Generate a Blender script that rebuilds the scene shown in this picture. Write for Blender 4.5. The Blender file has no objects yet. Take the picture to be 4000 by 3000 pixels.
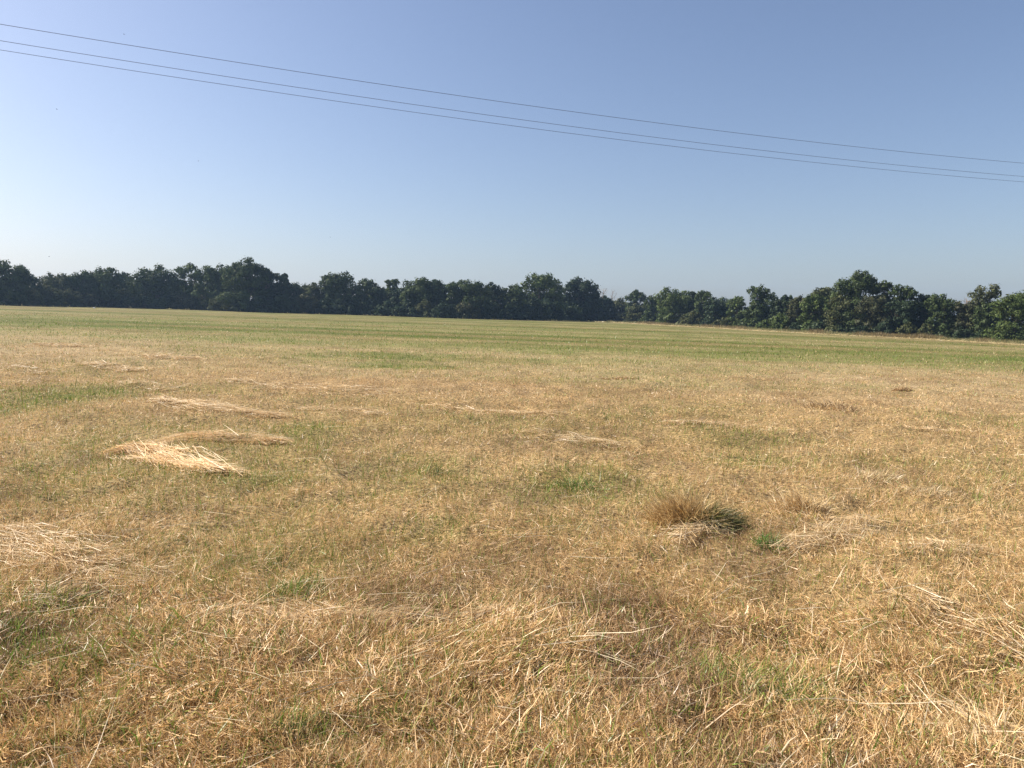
import bpy, math, random
import numpy as np
from mathutils import Matrix, Vector

# ------------------------------------------------------------------ camera, sky, sun, exposure
sc = bpy.context.scene
COL = sc.collection
F = 2889.0                                   # focal length in photo pixels (4000 x 3000)
CAM = np.array([0.0, 0.0, 1.6])
PITCH = math.atan(260 / F)
ROLL = math.radians(1.0)
_fw = np.array([0, math.cos(PITCH), -math.sin(PITCH)])
_up = np.array([0, math.sin(PITCH), math.cos(PITCH)])
_rt = np.array([1.0, 0, 0])
RT = math.cos(ROLL) * _rt + math.sin(ROLL) * _up
UP = math.cos(ROLL) * _up - math.sin(ROLL) * _rt
cam_data = bpy.data.cameras.new('camera')
cam = bpy.data.objects.new('camera', cam_data)
COL.objects.link(cam)
cam_data.sensor_width = 36.0
cam_data.lens = 36.0 * F / 4000.0
cam_data.clip_start = 0.05
cam_data.clip_end = 20000
M = Matrix(((RT[0], UP[0], -_fw[0], CAM[0]), (RT[1], UP[1], -_fw[1], CAM[1]), (RT[2], UP[2], -_fw[2], CAM[2]), (0, 0, 0, 1)))
cam.matrix_world = M
sc.camera = cam

SUN_EL = math.radians(38)
SUN_AZ = math.radians(-76)                   # clockwise from +Y, so left of the view and a little ahead
world = bpy.data.worlds.new('World')
sc.world = world
world.use_nodes = True
wn = world.node_tree
bg = wn.nodes['Background']
sky = wn.nodes.new('ShaderNodeTexSky')
sky.sky_type = 'NISHITA'
sky.sun_disc = False
sky.sun_elevation = SUN_EL
sky.sun_rotation = SUN_AZ
sky.altitude = 50
sky.air_density = 1.0
sky.dust_density = 1.7
sky.ozone_density = 3.0
tint = wn.nodes.new('ShaderNodeVectorMath'); tint.operation = 'MULTIPLY'   # camera white balance
tint.inputs[1].default_value = (1.08, .995, 1.0)
wn.links.new(sky.outputs[0], tint.inputs[0])
wn.links.new(tint.outputs[0], bg.inputs['Color'])
bg.inputs['Strength'].default_value = 0.074

sun_d = bpy.data.lights.new('sun', 'SUN')
sun_d.energy = 5.0
sun_d.angle = math.radians(0.53)
sun_d.color = (1.0, 0.93, 0.82)
sun = bpy.data.objects.new('sun', sun_d)
COL.objects.link(sun)
sdir = Vector((math.sin(SUN_AZ) * math.cos(SUN_EL), math.cos(SUN_AZ) * math.cos(SUN_EL), math.sin(SUN_EL)))
sun.rotation_euler = sdir.to_track_quat('Z', 'Y').to_euler()
sun.location = sdir * 60

sc.view_settings.view_transform = 'Standard'
sc.view_settings.look = 'None'
sc.view_settings.exposure = 0.95
sc.view_settings.gamma = 1.0
sc.view_settings.use_curve_mapping = False
sc.cycles.use_denoising = True
sc.cycles.denoising_prefilter = 'NONE'
sc.cycles.max_bounces = 6
sc.cycles.volume_bounces = 0
sc.cycles.transparent_max_bounces = 4

rng = np.random.default_rng(20240)

# ------------------------------------------------------------------ helpers
def hash2(ix, iy, seed):
    h = (ix.astype(np.int64) * 374761393 + iy.astype(np.int64) * 668265263 + seed * 1274126177) & 0xFFFFFFFF
    h = ((h ^ (h >> 13)) * 1274126177) & 0xFFFFFFFF
    h = h ^ (h >> 16)
    return (h & 0xFFFFFF) / float(0xFFFFFF)

def vnoise(x, y, seed=0):
    x = np.asarray(x, float); y = np.asarray(y, float)
    ix = np.floor(x); iy = np.floor(y)
    fx = x - ix; fy = y - iy
    fx = fx * fx * (3 - 2 * fx); fy = fy * fy * (3 - 2 * fy)
    ix = ix.astype(np.int64); iy = iy.astype(np.int64)
    a = hash2(ix, iy, seed); b = hash2(ix + 1, iy, seed)
    c = hash2(ix, iy + 1, seed); d = hash2(ix + 1, iy + 1, seed)
    return (a + (b - a) * fx) * (1 - fy) + (c + (d - c) * fx) * fy

def fbm(x, y, seed=0, oct=3):
    s = 0; amp = 1; tot = 0
    for o in range(oct):
        s = s + amp * vnoise(x * 2 ** o + 17.3 * o, y * 2 ** o - 9.1 * o, seed + o)
        tot += amp; amp *= 0.5
    return s / tot

def sstep(a, b, x):
    t = np.clip((x - a) / (b - a), 0, 1)
    return t * t * (3 - 2 * t)

def terrain_base(x, y):
    x = np.asarray(x, float); y = np.asarray(y, float)
    r = np.sqrt(x * x + y * y) + 1e-6
    k = np.minimum(1.0, 290.0 / r)
    xs = x * k; ys = y * k
    return 0.006 * ys - 0.013 * xs - 0.00015 * np.clip(xs - 15, 0, 105) ** 2

def relief(x, y):
    r = np.sqrt(x * x + y * y)
    n = 0.07 * (vnoise(x / 0.42, y / 0.42, 3) - 0.5) + 0.09 * (vnoise(x / 1.5, y / 1.5, 4) - 0.5) + 0.05 * (vnoise(x / .17, y / .17, 6) - .5)
    return n * (1 - sstep(15, 60, r)) * sstep(0.3, 1.5, r)

def terrain(x, y):
    x = np.asarray(x, float); y = np.asarray(y, float)
    return terrain_base(x, y) + relief(x, y)

def ray(px, py):
    d = _fw + (px - 2000) / F * RT + (1500 - py) / F * UP
    return d / d[1]                           # one metre of depth (y) per unit

def ground_at(px, py):
    """world point on the field seen at photo pixel (px, py)"""
    d = ray(px, py)
    t = 1.5
    prev = t
    while t < 600:
        p = CAM + d * t
        if p[2] < terrain_base(p[0], p[1]):
            lo, hi = prev, t
            for _ in range(30):
                m = (lo + hi) / 2
                q = CAM + d * m
                if q[2] < terrain_base(q[0], q[1]): hi = m
                else: lo = m
            q = CAM + d * hi
            return np.array([q[0], q[1], float(terrain(q[0], q[1]))])
        prev = t
        t *= 1.02
    q = CAM + d * 290
    return np.array([q[0], q[1], float(terrain(q[0], q[1]))])

def tag(o, label=None, cat=None, group=None, kind=None):
    if label: o['label'] = label
    if cat: o['category'] = cat
    if group: o['group'] = group
    if kind: o['kind'] = kind
    return o

def empty(name, loc):
    o = bpy.data.objects.new(name, None)
    o.location = loc
    o.empty_display_size = 0.3
    COL.objects.link(o)
    return o

def mesh_obj(name, verts, faces_flat, face_sizes, mat, parent=None, col=None, smooth=False):
    """verts (N,3); faces given as a flat index array and per-face sizes"""
    me = bpy.data.meshes.new(name)
    verts = np.ascontiguousarray(verts, dtype=np.float32)
    faces_flat = np.ascontiguousarray(faces_flat, dtype=np.int32)
    face_sizes = np.ascontiguousarray(face_sizes, dtype=np.int32)
    me.vertices.add(len(verts)); me.vertices.foreach_set('co', verts.ravel())
    me.loops.add(len(faces_flat)); me.loops.foreach_set('vertex_index', faces_flat)
    me.polygons.add(len(face_sizes))
    starts = np.zeros(len(face_sizes), dtype=np.int32); starts[1:] = np.cumsum(face_sizes)[:-1]
    me.polygons.foreach_set('loop_start', starts)
    me.polygons.foreach_set('loop_total', face_sizes)
    if smooth:
        me.polygons.foreach_set('use_smooth', np.ones(len(face_sizes), dtype=bool))
    me.update(calc_edges=True)
    if col is not None:
        a = me.color_attributes.new('col', 'FLOAT_COLOR', 'POINT')
        c4 = np.ones((len(verts), 4), dtype=np.float32); c4[:, :3] = col
        a.data.foreach_set('color', c4.ravel())
    me.materials.append(mat)
    o = bpy.data.objects.new(name, me)
    COL.objects.link(o)
    if parent is not None: o.parent = parent
    return o

class Tubes:
    def __init__(s): s.v = []; s.f = []; s.n = 0
    def add(s, pts, radii, sides=5, cap=True):
        pts = [np.array(p, float) for p in pts]
        rings = []
        for i, p in enumerate(pts):
            a = pts[min(i + 1, len(pts) - 1)] - pts[max(i - 1, 0)]
            a = a / (np.linalg.norm(a) + 1e-9)
            h = np.array([0, 0, 1.0]) if abs(a[2]) < .9 else np.array([1.0, 0, 0])
            u = np.cross(a, h); u /= np.linalg.norm(u); w = np.cross(a, u)
            ids = []
            for k in range(sides):
                th = 2 * math.pi * k / sides
                s.v.append(p + radii[i] * (math.cos(th) * u + math.sin(th) * w)); ids.append(s.n); s.n += 1
            rings.append(ids)
        for i in range(len(rings) - 1):
            for k in range(sides):
                k2 = (k + 1) % sides
                s.f.append((rings[i][k], rings[i][k2], rings[i + 1][k2], rings[i + 1][k]))
        if cap:
            s.f.append(tuple(reversed(rings[0]))); s.f.append(tuple(rings[-1]))
    def build(s, name, mat, parent=None):
        sizes = [len(f) for f in s.f]
        flat = [i for f in s.f for i in f]
        return mesh_obj(name, np.array(s.v), flat, sizes, mat, parent, smooth=True)

# ------------------------------------------------------------------ materials
def new_mat(name):
    m = bpy.data.materials.new(name)
    m.use_nodes = True
    nt = m.node_tree
    for n in list(nt.nodes): nt.nodes.remove(n)
    return m, nt, nt.nodes.new('ShaderNodeOutputMaterial')

def leaf_like(name, trans, gloss_rough, gloss_fac, noise_scale=None):
    m, nt, out = new_mat(name)
    at = nt.nodes.new('ShaderNodeAttribute'); at.attribute_name = 'col'
    c = at.outputs['Color']
    if noise_scale:
        tc = nt.nodes.new('ShaderNodeNewGeometry')
        nz = nt.nodes.new('ShaderNodeTexNoise'); nz.inputs['Scale'].default_value = noise_scale
        nz.inputs['Detail'].default_value = 1
        nt.links.new(tc.outputs['Position'], nz.inputs['Vector'])
        mr = nt.nodes.new('ShaderNodeMapRange')
        mr.inputs[1].default_value = .3; mr.inputs[2].default_value = .7
        mr.inputs[3].default_value = .75; mr.inputs[4].default_value = 1.2
        nt.links.new(nz.outputs['Fac'], mr.inputs[0])
        mx = nt.nodes.new('ShaderNodeVectorMath'); mx.operation = 'SCALE'
        nt.links.new(c, mx.inputs[0]); nt.links.new(mr.outputs[0], mx.inputs['Scale'])
        c = mx.outputs[0]
    d = nt.nodes.new('ShaderNodeBsdfDiffuse'); nt.links.new(c, d.inputs['Color'])
    t = nt.nodes.new('ShaderNodeBsdfTranslucent'); nt.links.new(c, t.inputs['Color'])
    mix = nt.nodes.new('ShaderNodeMixShader'); mix.inputs[0].default_value = trans
    nt.links.new(d.outputs[0], mix.inputs[1]); nt.links.new(t.outputs[0], mix.inputs[2])
    g = nt.nodes.new('ShaderNodeBsdfGlossy'); g.inputs['Roughness'].default_value = gloss_rough
    g.inputs['Color'].default_value = (1, 1, 1, 1)
    mix2 = nt.nodes.new('ShaderNodeMixShader'); mix2.inputs[0].default_value = gloss_fac
    nt.links.new(mix.outputs[0], mix2.inputs[1]); nt.links.new(g.outputs[0], mix2.inputs[2])
    nt.links.new(mix2.outputs[0], out.inputs['Surface'])
    return m

MAT_BLADE = leaf_like('dry_blade', 0.30, 0.4, 0.025)
MAT_LEAF = leaf_like('leaf', 0.18, 0.5, 0.008)

def simple_mat(name, c1, c2, scale, rough=.85, bump=0.0):
    m, nt, out = new_mat(name)
    geo = nt.nodes.new('ShaderNodeNewGeometry')
    nz = nt.nodes.new('ShaderNodeTexNoise'); nz.inputs['Scale'].default_value = scale; nz.inputs['Detail'].default_value = 5
    nt.links.new(geo.outputs['Position'], nz.inputs['Vector'])
    rp = nt.nodes.new('ShaderNodeValToRGB')
    rp.color_ramp.elements[0].position = .3; rp.color_ramp.elements[0].color = (*c1, 1)
    rp.color_ramp.elements[1].position = .7; rp.color_ramp.elements[1].color = (*c2, 1)
    nt.links.new(nz.outputs['Fac'], rp.inputs[0])
    b = nt.nodes.new('ShaderNodeBsdfPrincipled'); b.inputs['Roughness'].default_value = rough
    nt.links.new(rp.outputs[0], b.inputs['Base Color'])
    if bump:
        bp = nt.nodes.new('ShaderNodeBump'); bp.inputs['Strength'].default_value = bump
        nt.links.new(nz.outputs['Fac'], bp.inputs['Height']); nt.links.new(bp.outputs[0], b.inputs['Normal'])
    nt.links.new(b.outputs[0], out.inputs['Surface'])
    return m

MAT_BARK = simple_mat('bark', (.06, .045, .03), (.13, .10, .075), 9, bump=.4)
MAT_DEAD = simple_mat('dead_wood', (.16, .13, .11), (.30, .25, .21), 6)
MAT_RUST = simple_mat('brown_wood', (.13, .085, .05), (.25, .16, .09), 6)
MAT_WIRE = simple_mat('wire_metal', (.03, .035, .045), (.06, .065, .075), 3, rough=.5)
MAT_BIRD = simple_mat('dark_feather', (.02, .02, .025), (.05, .05, .06), 30)
MAT_PALE = simple_mat('pale_stone', (.55, .55, .55), (.8, .8, .78), 7)

def ground_material():
    m, nt, out = new_mat('field_ground')
    at = nt.nodes.new('ShaderNodeAttribute'); at.attribute_name = 'col'
    geo = nt.nodes.new('ShaderNodeNewGeometry')
    def noise(scale, sx=1, sy=1, detail=4):
        mp = nt.nodes.new('ShaderNodeMapping'); mp.inputs['Scale'].default_value = (sx, sy, 1)
        mp.inputs['Rotation'].default_value = (0, 0, math.radians(8))
        nt.links.new(geo.outputs['Position'], mp.inputs['Vector'])
        n = nt.nodes.new('ShaderNodeTexNoise'); n.inputs['Scale'].default_value = scale
        n.inputs['Detail'].default_value = detail; n.inputs['Roughness'].default_value = .65
        nt.links.new(mp.outputs[0], n.inputs['Vector'])
        return n.outputs['Fac']
    def rng_node(f, a, b, lo=.3, hi=.7):
        r = nt.nodes.new('ShaderNodeMapRange')
        r.inputs[1].default_value = lo; r.inputs[2].default_value = hi
        r.inputs[3].default_value = a; r.inputs[4].default_value = b
        nt.links.new(f, r.inputs[0]); return r.outputs[0]
    fine = rng_node(noise(26, detail=6), .22, 1.4, .36, .64)
    mid = rng_node(noise(2.2, 1, 1), .82, 1.16)
    broad = rng_node(noise(.35, .5, 1.4), .9, 1.1)
    mul1 = nt.nodes.new('ShaderNodeMath'); mul1.operation = 'MULTIPLY'
    nt.links.new(fine, mul1.inputs[0]); nt.links.new(mid, mul1.inputs[1])
    mul2 = nt.nodes.new('ShaderNodeMath'); mul2.operation = 'MULTIPLY'
    nt.links.new(mul1.outputs[0], mul2.inputs[0]); nt.links.new(broad, mul2.inputs[1])
    sca = nt.nodes.new('ShaderNodeVectorMath'); sca.operation = 'SCALE'
    nt.links.new(at.outputs['Color'], sca.inputs[0]); nt.links.new(mul2.outputs[0], sca.inputs['Scale'])
    b = nt.nodes.new('ShaderNodeBsdfPrincipled'); b.inputs['Roughness'].default_value = .95
    b.inputs['Specular IOR Level'].default_value = .1
    nt.links.new(sca.outputs[0], b.inputs['Base Color'])
    bp = nt.nodes.new('ShaderNodeBump'); bp.inputs['Strength'].default_value = .5; bp.inputs['Distance'].default_value = .03
    nt.links.new(noise(14, detail=5), bp.inputs['Height'])
    nt.links.new(bp.outputs[0], b.inputs['Normal'])
    nt.links.new(b.outputs[0], out.inputs['Surface'])
    return m

MAT_GROUND = ground_material()

# ------------------------------------------------------------------ what grows where (shared by ground and grass)
# green patches seen in the photo: pixel centre, half width, half height, strength
GREEN_PX = [
    (180, 1560, 230, 70, 1.0), (60, 1530, 150, 45, .7), (300, 1740, 130, 45, .6), (860, 1880, 330, 45, .75),
    (1180, 1690, 170, 55, .75), (1230, 1740, 110, 40, .6), (2230, 1890, 210, 75, .7), (1720, 1840, 130, 55, .6),
    (1500, 1760, 200, 40, .4), (2450, 1640, 200, 30, .5), (2900, 1700, 220, 45, .65), (2980, 1800, 260, 45, .6),
    (3250, 1440, 200, 18, .6), (3280, 1500, 120, 14, .7), (2650, 1490, 220, 18, .6), (1150, 2300, 170, 60, .55),
    (820, 2290, 120, 50, .45), (200, 2370, 260, 60, .55), (640, 1960, 180, 60, .5), (1000, 2050, 220, 60, .45),
    (3100, 2680, 280, 110, .5), (1650, 2080, 160, 60, .5), (2150, 2060, 150, 45, .4), (3850, 1640, 250, 40, .45),
    (3900, 1990, 120, 40, .5), (1200, 2940, 180, 70, .4), (330, 2890, 200, 60, .4), (1480, 2830, 130, 70, .4),
    (1850, 2600, 120, 60, .35), (250, 1950, 240, 60, .5), (420, 1420, 300, 18, .45), (1150, 1350, 260, 12, .5),
    (1500, 1395, 420, 22, 1.1), (2150, 1375, 300, 18, 1.0), (1600, 1430, 300, 14, 1.0), (2500, 1420, 330, 16, .6),
    (1000, 1440, 350, 25, .35), (500, 1840, 650, 170, .6), (1550, 1880, 480, 140, .5), (2300, 1940, 420, 110, .5), (1000, 2180, 600, 120, .42), (700, 1680, 600, 60, .5), (3300, 1850, 500, 90, .28), (1950, 1680, 700, 60, .25), (200, 2500, 300, 80, .35), (3500, 1400, 500, 16, .6), (2360, 1540, 260, 20, .45), (1350, 1620, 250, 25, .35)]
PATCH = []
for (px, py, hw, hh, s) in GREEN_PX:
    c = ground_at(px, py); e = ground_at(px + hw, py); f1 = ground_at(px, py + hh); f0 = ground_at(px, max(py - hh, 1262))
    PATCH.append((c[0], (f1[1] + f0[1]) / 2, abs(e[0] - c[0]) * 1.35, max(.15, (f0[1] - f1[1]) / 2) * 1.3, s * .85))
DRY_PX = [(250, 1360, 330, 30, .8), (700, 1300, 500, 12, .35), (1600, 1325, 500, 8, .5), (2300, 1345, 500, 8, .45), (3700, 1490, 500, 30, .8),
          (3000, 1470, 260, 15, .4), (300, 1300, 350, 14, .4), (1500, 1500, 700, 30, .8), (3200, 1560, 600, 40, .7), (2400, 1570, 800, 40, .6)]
DPATCH = []
for (px, py, hw, hh, s) in DRY_PX:
    c = ground_at(px, py); e = ground_at(px + hw, py); f1 = ground_at(px, py + hh); f0 = ground_at(px, max(py - hh, 1262))
    DPATCH.append((c[0], (f1[1] + f0[1]) / 2, abs(e[0] - c[0]) * 1.35, max(.15, (f0[1] - f1[1]) / 2) * 1.3, s * .85))

def ell(x, y, P):
    g = np.zeros_like(x)
    wx = (fbm(x / 1.1, y / 1.1, 71) - .5) * .9; wy = (fbm(x / 1.1, y / 1.1, 75) - .5) * .9
    for (cx, cy, a, b, s) in P:
        q = ((x - cx) / a + wx) ** 2 + ((y - cy) / b + wy) ** 2
        g = np.maximum(g, s * np.exp(-q * 1.1))
    return g

def greenness(x, y):
    """0 = bleached straw, 1 = fresh green"""
    x = np.asarray(x, float); y = np.asarray(y, float)
    v = y + 0.14 * x
    far = sstep(12, 42, v + 9 * (fbm(x / 9, y / 5, 11) - .5) - 0.06 * np.clip(x, -40, 60) * (x > 0) + 0.15 * np.clip(-x - 6, 0, 40) * -1)
    stripe = fbm(v / 4.2 + .4 * fbm(x / 30, y / 30, 15), x / 60, 21, 2)
    patchn = fbm(x / 3.2, y / 1.6, 31)
    g = far * (0.74 + .9 * (stripe - .5) + .5 * (patchn - .5)) + (1 - far) * (0.16 + .9 * np.clip(patchn - .5, 0, 1))
    g = np.maximum(g, ell(x, y, PATCH) * (.55 + .75 * fbm(x / .5, y / .5, 37)))
    g = g * (1 - ell(x, y, DPATCH))
    return np.clip(g, 0, 1)

def paleness(x, y):
    v = np.asarray(y, float) + 0.14 * np.asarray(x, float)
    return fbm(v / 6.5 + 30, np.asarray(x) / 80, 51, 2) * .7 + .3 * fbm(np.asarray(x) / 2.5, np.asarray(y) / 2.5, 53)

DRY_A = np.array([.50, .335, .165]); DRY_B = np.array([.56, .40, .22]); DRY_C = np.array([.33, .195, .085])
GRN_A = np.array([.135, .16, .028]); GRN_B = np.array([.235, .245, .07])

def field_color(x, y):
    g = greenness(x, y)[:, None]; p = sstep(.35, .68, paleness(x, y))[:, None]
    b = sstep(.52, .75, fbm(x / .9, y / .9, 61))[:, None] * .5
    dry = DRY_A * (1 - p) + DRY_B * p
    dry = dry * (1 - b) + DRY_C * b
    grn = GRN_A * (1 - p) + GRN_B * p
    return dry * (1 - g) + grn * g

# ------------------------------------------------------------------ ground sheet (one sheet, out to the horizon)
def build_ground():
    th_f = np.linspace(-50, 50, 260)
    th_b = np.linspace(50, 310, 70)[1:-1]
    th = np.radians(np.concatenate([th_f, th_b]))
    rr = np.concatenate([[.35, .8], np.geomspace(1.4, 60, 260), np.geomspace(60, 1500, 90)[1:]])
    R, T = np.meshgrid(rr, th, indexing='ij')
    x = (R * np.sin(T)).ravel(); y = (R * np.cos(T)).ravel()
    z = terrain(x, y) - 0.012 * (1 - sstep(15, 60, np.sqrt(x * x + y * y)))
    nr, nt_ = R.shape
    v = np.stack([x, y, z], 1)
    v = np.vstack([v, [[0, 0, float(terrain(0., 0.))]]])
    i = np.arange(nr - 1)[:, None] * nt_; j = np.arange(nt_)[None, :]; j2 = (j + 1) % nt_
    q = np.stack([i + j, i + nt_ + j, i + nt_ + j2, i + j2], -1).reshape(-1, 4)[:, ::-1]
    c0 = len(v) - 1
    jj = np.arange(nt_); fan = np.stack([np.full(nt_, c0), (jj + 1) % nt_, jj], 1)
    flat = np.concatenate([q.ravel(), fan.ravel()]); sizes = np.concatenate([np.full(len(q), 4), np.full(len(fan), 3)])
    col = field_color(v[:, 0], v[:, 1])
    col = col * .72
    o = mesh_obj('field_ground', v, flat, sizes, MAT_GROUND, col=col, smooth=True)
    tag(o, 'mown hay field of bleached stubble turning green toward the trees', 'field', kind='structure')
    return float(v[:, 2].min())

ZMIN = build_ground()

# ------------------------------------------------------------------ blades
def blades(pos, az, el, L, w, bend, col, segs, twist):
    """ribbons: segs 2 -> 5 verts (quad + tri), segs 1 -> one triangle"""
    n = len(pos)
    h = np.stack([np.sin(az), np.cos(az), np.zeros(n)], 1)
    def d(e): return h * np.cos(e)[:, None] + np.array([0, 0, 1.0]) * np.sin(e)[:, None]
    side = np.stack([np.cos(az), -np.sin(az), np.zeros(n)], 1)
    d0 = d(el)
    nrm = np.cross(side, d0)
    s = side * np.cos(twist)[:, None] + nrm * np.sin(twist)[:, None]
    s = s * (w / 2)[:, None]
    if segs == 1:
        tip = pos + d0 * L[:, None]
        V = np.stack([pos - s, pos + s, tip], 1).reshape(-1, 3)
        return V, np.arange(3 * n), np.full(n, 3), np.repeat(col, 3, 0)
    m = pos + d0 * (L * .55)[:, None]
    tip = m + d(el - bend) * (L * .45)[:, None]
    V = np.stack([pos - s, pos + s, m + s * .85, m - s * .85, tip], 1).reshape(-1, 3)
    b = np.arange(n)[:, None] * 5
    q = b + np.array([0, 1, 2, 3]); t = b + np.array([3, 2, 4])
    flat = np.concatenate([q, t], 1).ravel()
    sizes = np.tile([4, 3], n)
    return V, flat, sizes, np.repeat(col, 5, 0)

def join(parts):
    V = []; Fl = []; S = []; C = []; off = 0
    for (v, f, s, c) in parts:
        V.append(v); Fl.append(f + off); S.append(s); C.append(c); off += len(v)
    return np.vstack(V), np.concatenate(Fl), np.concatenate(S), np.vstack(C)

def sample_field(n, y0=1.85, y1=75.0):
    u = rng.random(n)
    y = 1 / (1 / y0 + u * (1 / y1 - 1 / y0))
    core = y * .745 + .35; out = 2.1
    p = .6 * out / (core + .6 * out)
    t = rng.random(n); s = np.where(rng.random(n) < .5, -1, 1)
    x = s * np.where(t < p, core + out * rng.random(n), core * rng.random(n))
    return x, y

STRAW = np.array([[.72, .50, .255], [.60, .395, .18], [.48, .295, .12], [.31, .18, .07], [.84, .67, .43], [.66, .46, .23]])
GREENS = np.array([[.11, .18, .022], [.155, .235, .035], [.21, .25, .05], [.28, .265, .08]])

def straw_col(n, x, y, dark=0.0):
    k = rng.choice(len(STRAW), n, p=[.24, .24, .18, .12, .09, .13])
    c = STRAW[k] * rng.uniform(.8, 1.28, (n, 1))
    b = sstep(.5, .72, fbm(x / .8, y / .8, 61))[:, None]
    c = c * (1 - .38 * b) * (1 - dark)
    c[:, 1] *= 1 - .05 * b[:, 0]
    return c

def green_col(n, g):
    k = np.clip((rng.random(n) * 1.2 + (1 - g) * .9) * 2.2, 0, 3).astype(int)
    return GREENS[k] * rng.uniform(.7, 1.25, (n, 1))

def lod(x, y, z, az, el, L, w, bend, col, twist, near=4.0):
    pos = np.stack([x, y, z], 1)
    a = y < near
    out = []
    if a.any(): out.append(blades(pos[a], az[a], el[a], L[a], w[a], bend[a], col[a], 2, twist[a]))
    b = ~a
    if b.any(): out.append(blades(pos[b], az[b], el[b], L[b], w[b], bend[b], col[b], 1, twist[b]))
    return out

def px_w(y, base, k=.42):
    return np.maximum(base, k * y / 740.0)

def build_grass():
    # cut straw lying about, locally combed in one direction
    n = 450000
    x, y = sample_field(n)
    heading = 2 * math.pi * fbm(x / 1.3, y / 1.3, 81, 2) * 1.6
    az = heading + rng.normal(0, 1.25, n)
    el = rng.normal(.18, .36, n)
    L = rng.gamma(4, .0115, n) + .016
    L *= np.where(rng.random(n) < .025, 2.0, 1)
    w = px_w(y, rng.uniform(.0019, .0048, n))
    z = terrain(x, y) + .006 + rng.random(n) ** 1.4 * .04
    g = greenness(x, y)
    gm = rng.random(n) < g * (.42 + .4 * sstep(9, 20, y))
    col = straw_col(n, x, y)
    col[gm] = green_col(gm.sum(), g[gm]) * 1.15
    o = mesh_obj('cut_straw', *assemble(lod(x, y, z, az, el, L, w, rng.normal(0, .35, n), col, rng.normal(0, .6, n))))
    tag(o, 'short cut straw lying matted over the whole mown field', 'straw', kind='stuff')
    # standing stubble
    n = 340000
    x, y = sample_field(n)
    keep = rng.random(n) < .35 + .9 * fbm(x / .45, y / .45, 85)
    x = x[keep]; y = y[keep]; n = len(x)
    tuft = fbm(x / .38, y / .38, 87)
    az = rng.random(n) * 2 * math.pi
    el = np.clip(rng.normal(1.05, .30, n), .2, 1.55)
    L = (.025 + .075 * rng.random(n)) * (.25 + 1.7 * tuft)
    w = px_w(y, rng.uniform(.0018, .004, n))
    g = greenness(x, y)
    gm = rng.random(n) < g * (.62 + .25 * sstep(9, 20, y))
    col = straw_col(n, x, y, .06)
    col[gm] = green_col(gm.sum(), g[gm])
    o = mesh_obj('stubble', *assemble(lod(x, y, terrain(x, y) - .008, az, el, L, w, rng.normal(.3, .4, n), col, rng.random(n) * 3)))
    tag(o, 'bleached upright stubble stalks standing across the near field', 'stubble', kind='stuff')
    # green blades in patches
    n = 420000
    x, y = sample_field(n, 1.85, 95)
    g = greenness(x, y)
    keep = rng.random(n) < np.clip(g * 1.1 - .03, .05, 1) * .62
    x = x[keep]; y = y[keep]; g = g[keep]; n = len(x)
    az = rng.random(n) * 2 * math.pi
    el = np.clip(rng.normal(1.2, .22, n), .5, 1.55)
    L = (.045 + .10 * rng.random(n)) * (.75 + .5 * g)
    L *= np.where(rng.random(n) < .06, 1.5, 1)
    w = px_w(y, rng.uniform(.003, .0075, n), .55)
    col = green_col(n, np.clip(g + .25, 0, 1))
    o = mesh_obj('green_grass', *assemble(lod(x, y, terrain(x, y) - .006, az, el, L, w, rng.normal(.35, .3, n), col, rng.random(n) * 3)))
    tag(o, 'fresh green grass blades regrowing in patches through the stubble', 'grass', kind='stuff')
    # long pale stalks
    n = 1500
    x, y = sample_field(n, 2.0, 30)
    az = math.radians(70) + rng.normal(0, .8, n)
    el = rng.normal(.06, .10, n)
    L = rng.uniform(.16, .5, n)
    w = px_w(y, rng.uniform(.003, .0048, n), .34)
    col = np.array([[.74, .62, .42]]) * rng.uniform(.65, 1.12, (n, 1))
    o = mesh_obj('loose_stalk', *assemble(lod(x, y, terrain(x, y) + rng.uniform(.012, .05, n), az, el, L, w, rng.normal(.1, .2, n), col, rng.normal(0, .5, n), 30)))
    tag(o, 'long pale loose straw stalks strewn on top of the stubble', 'straw', kind='stuff')

def assemble(parts):
    v, f, s, c = join(parts)
    return v, f, s, MAT_BLADE, None, c

build_grass()

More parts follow.
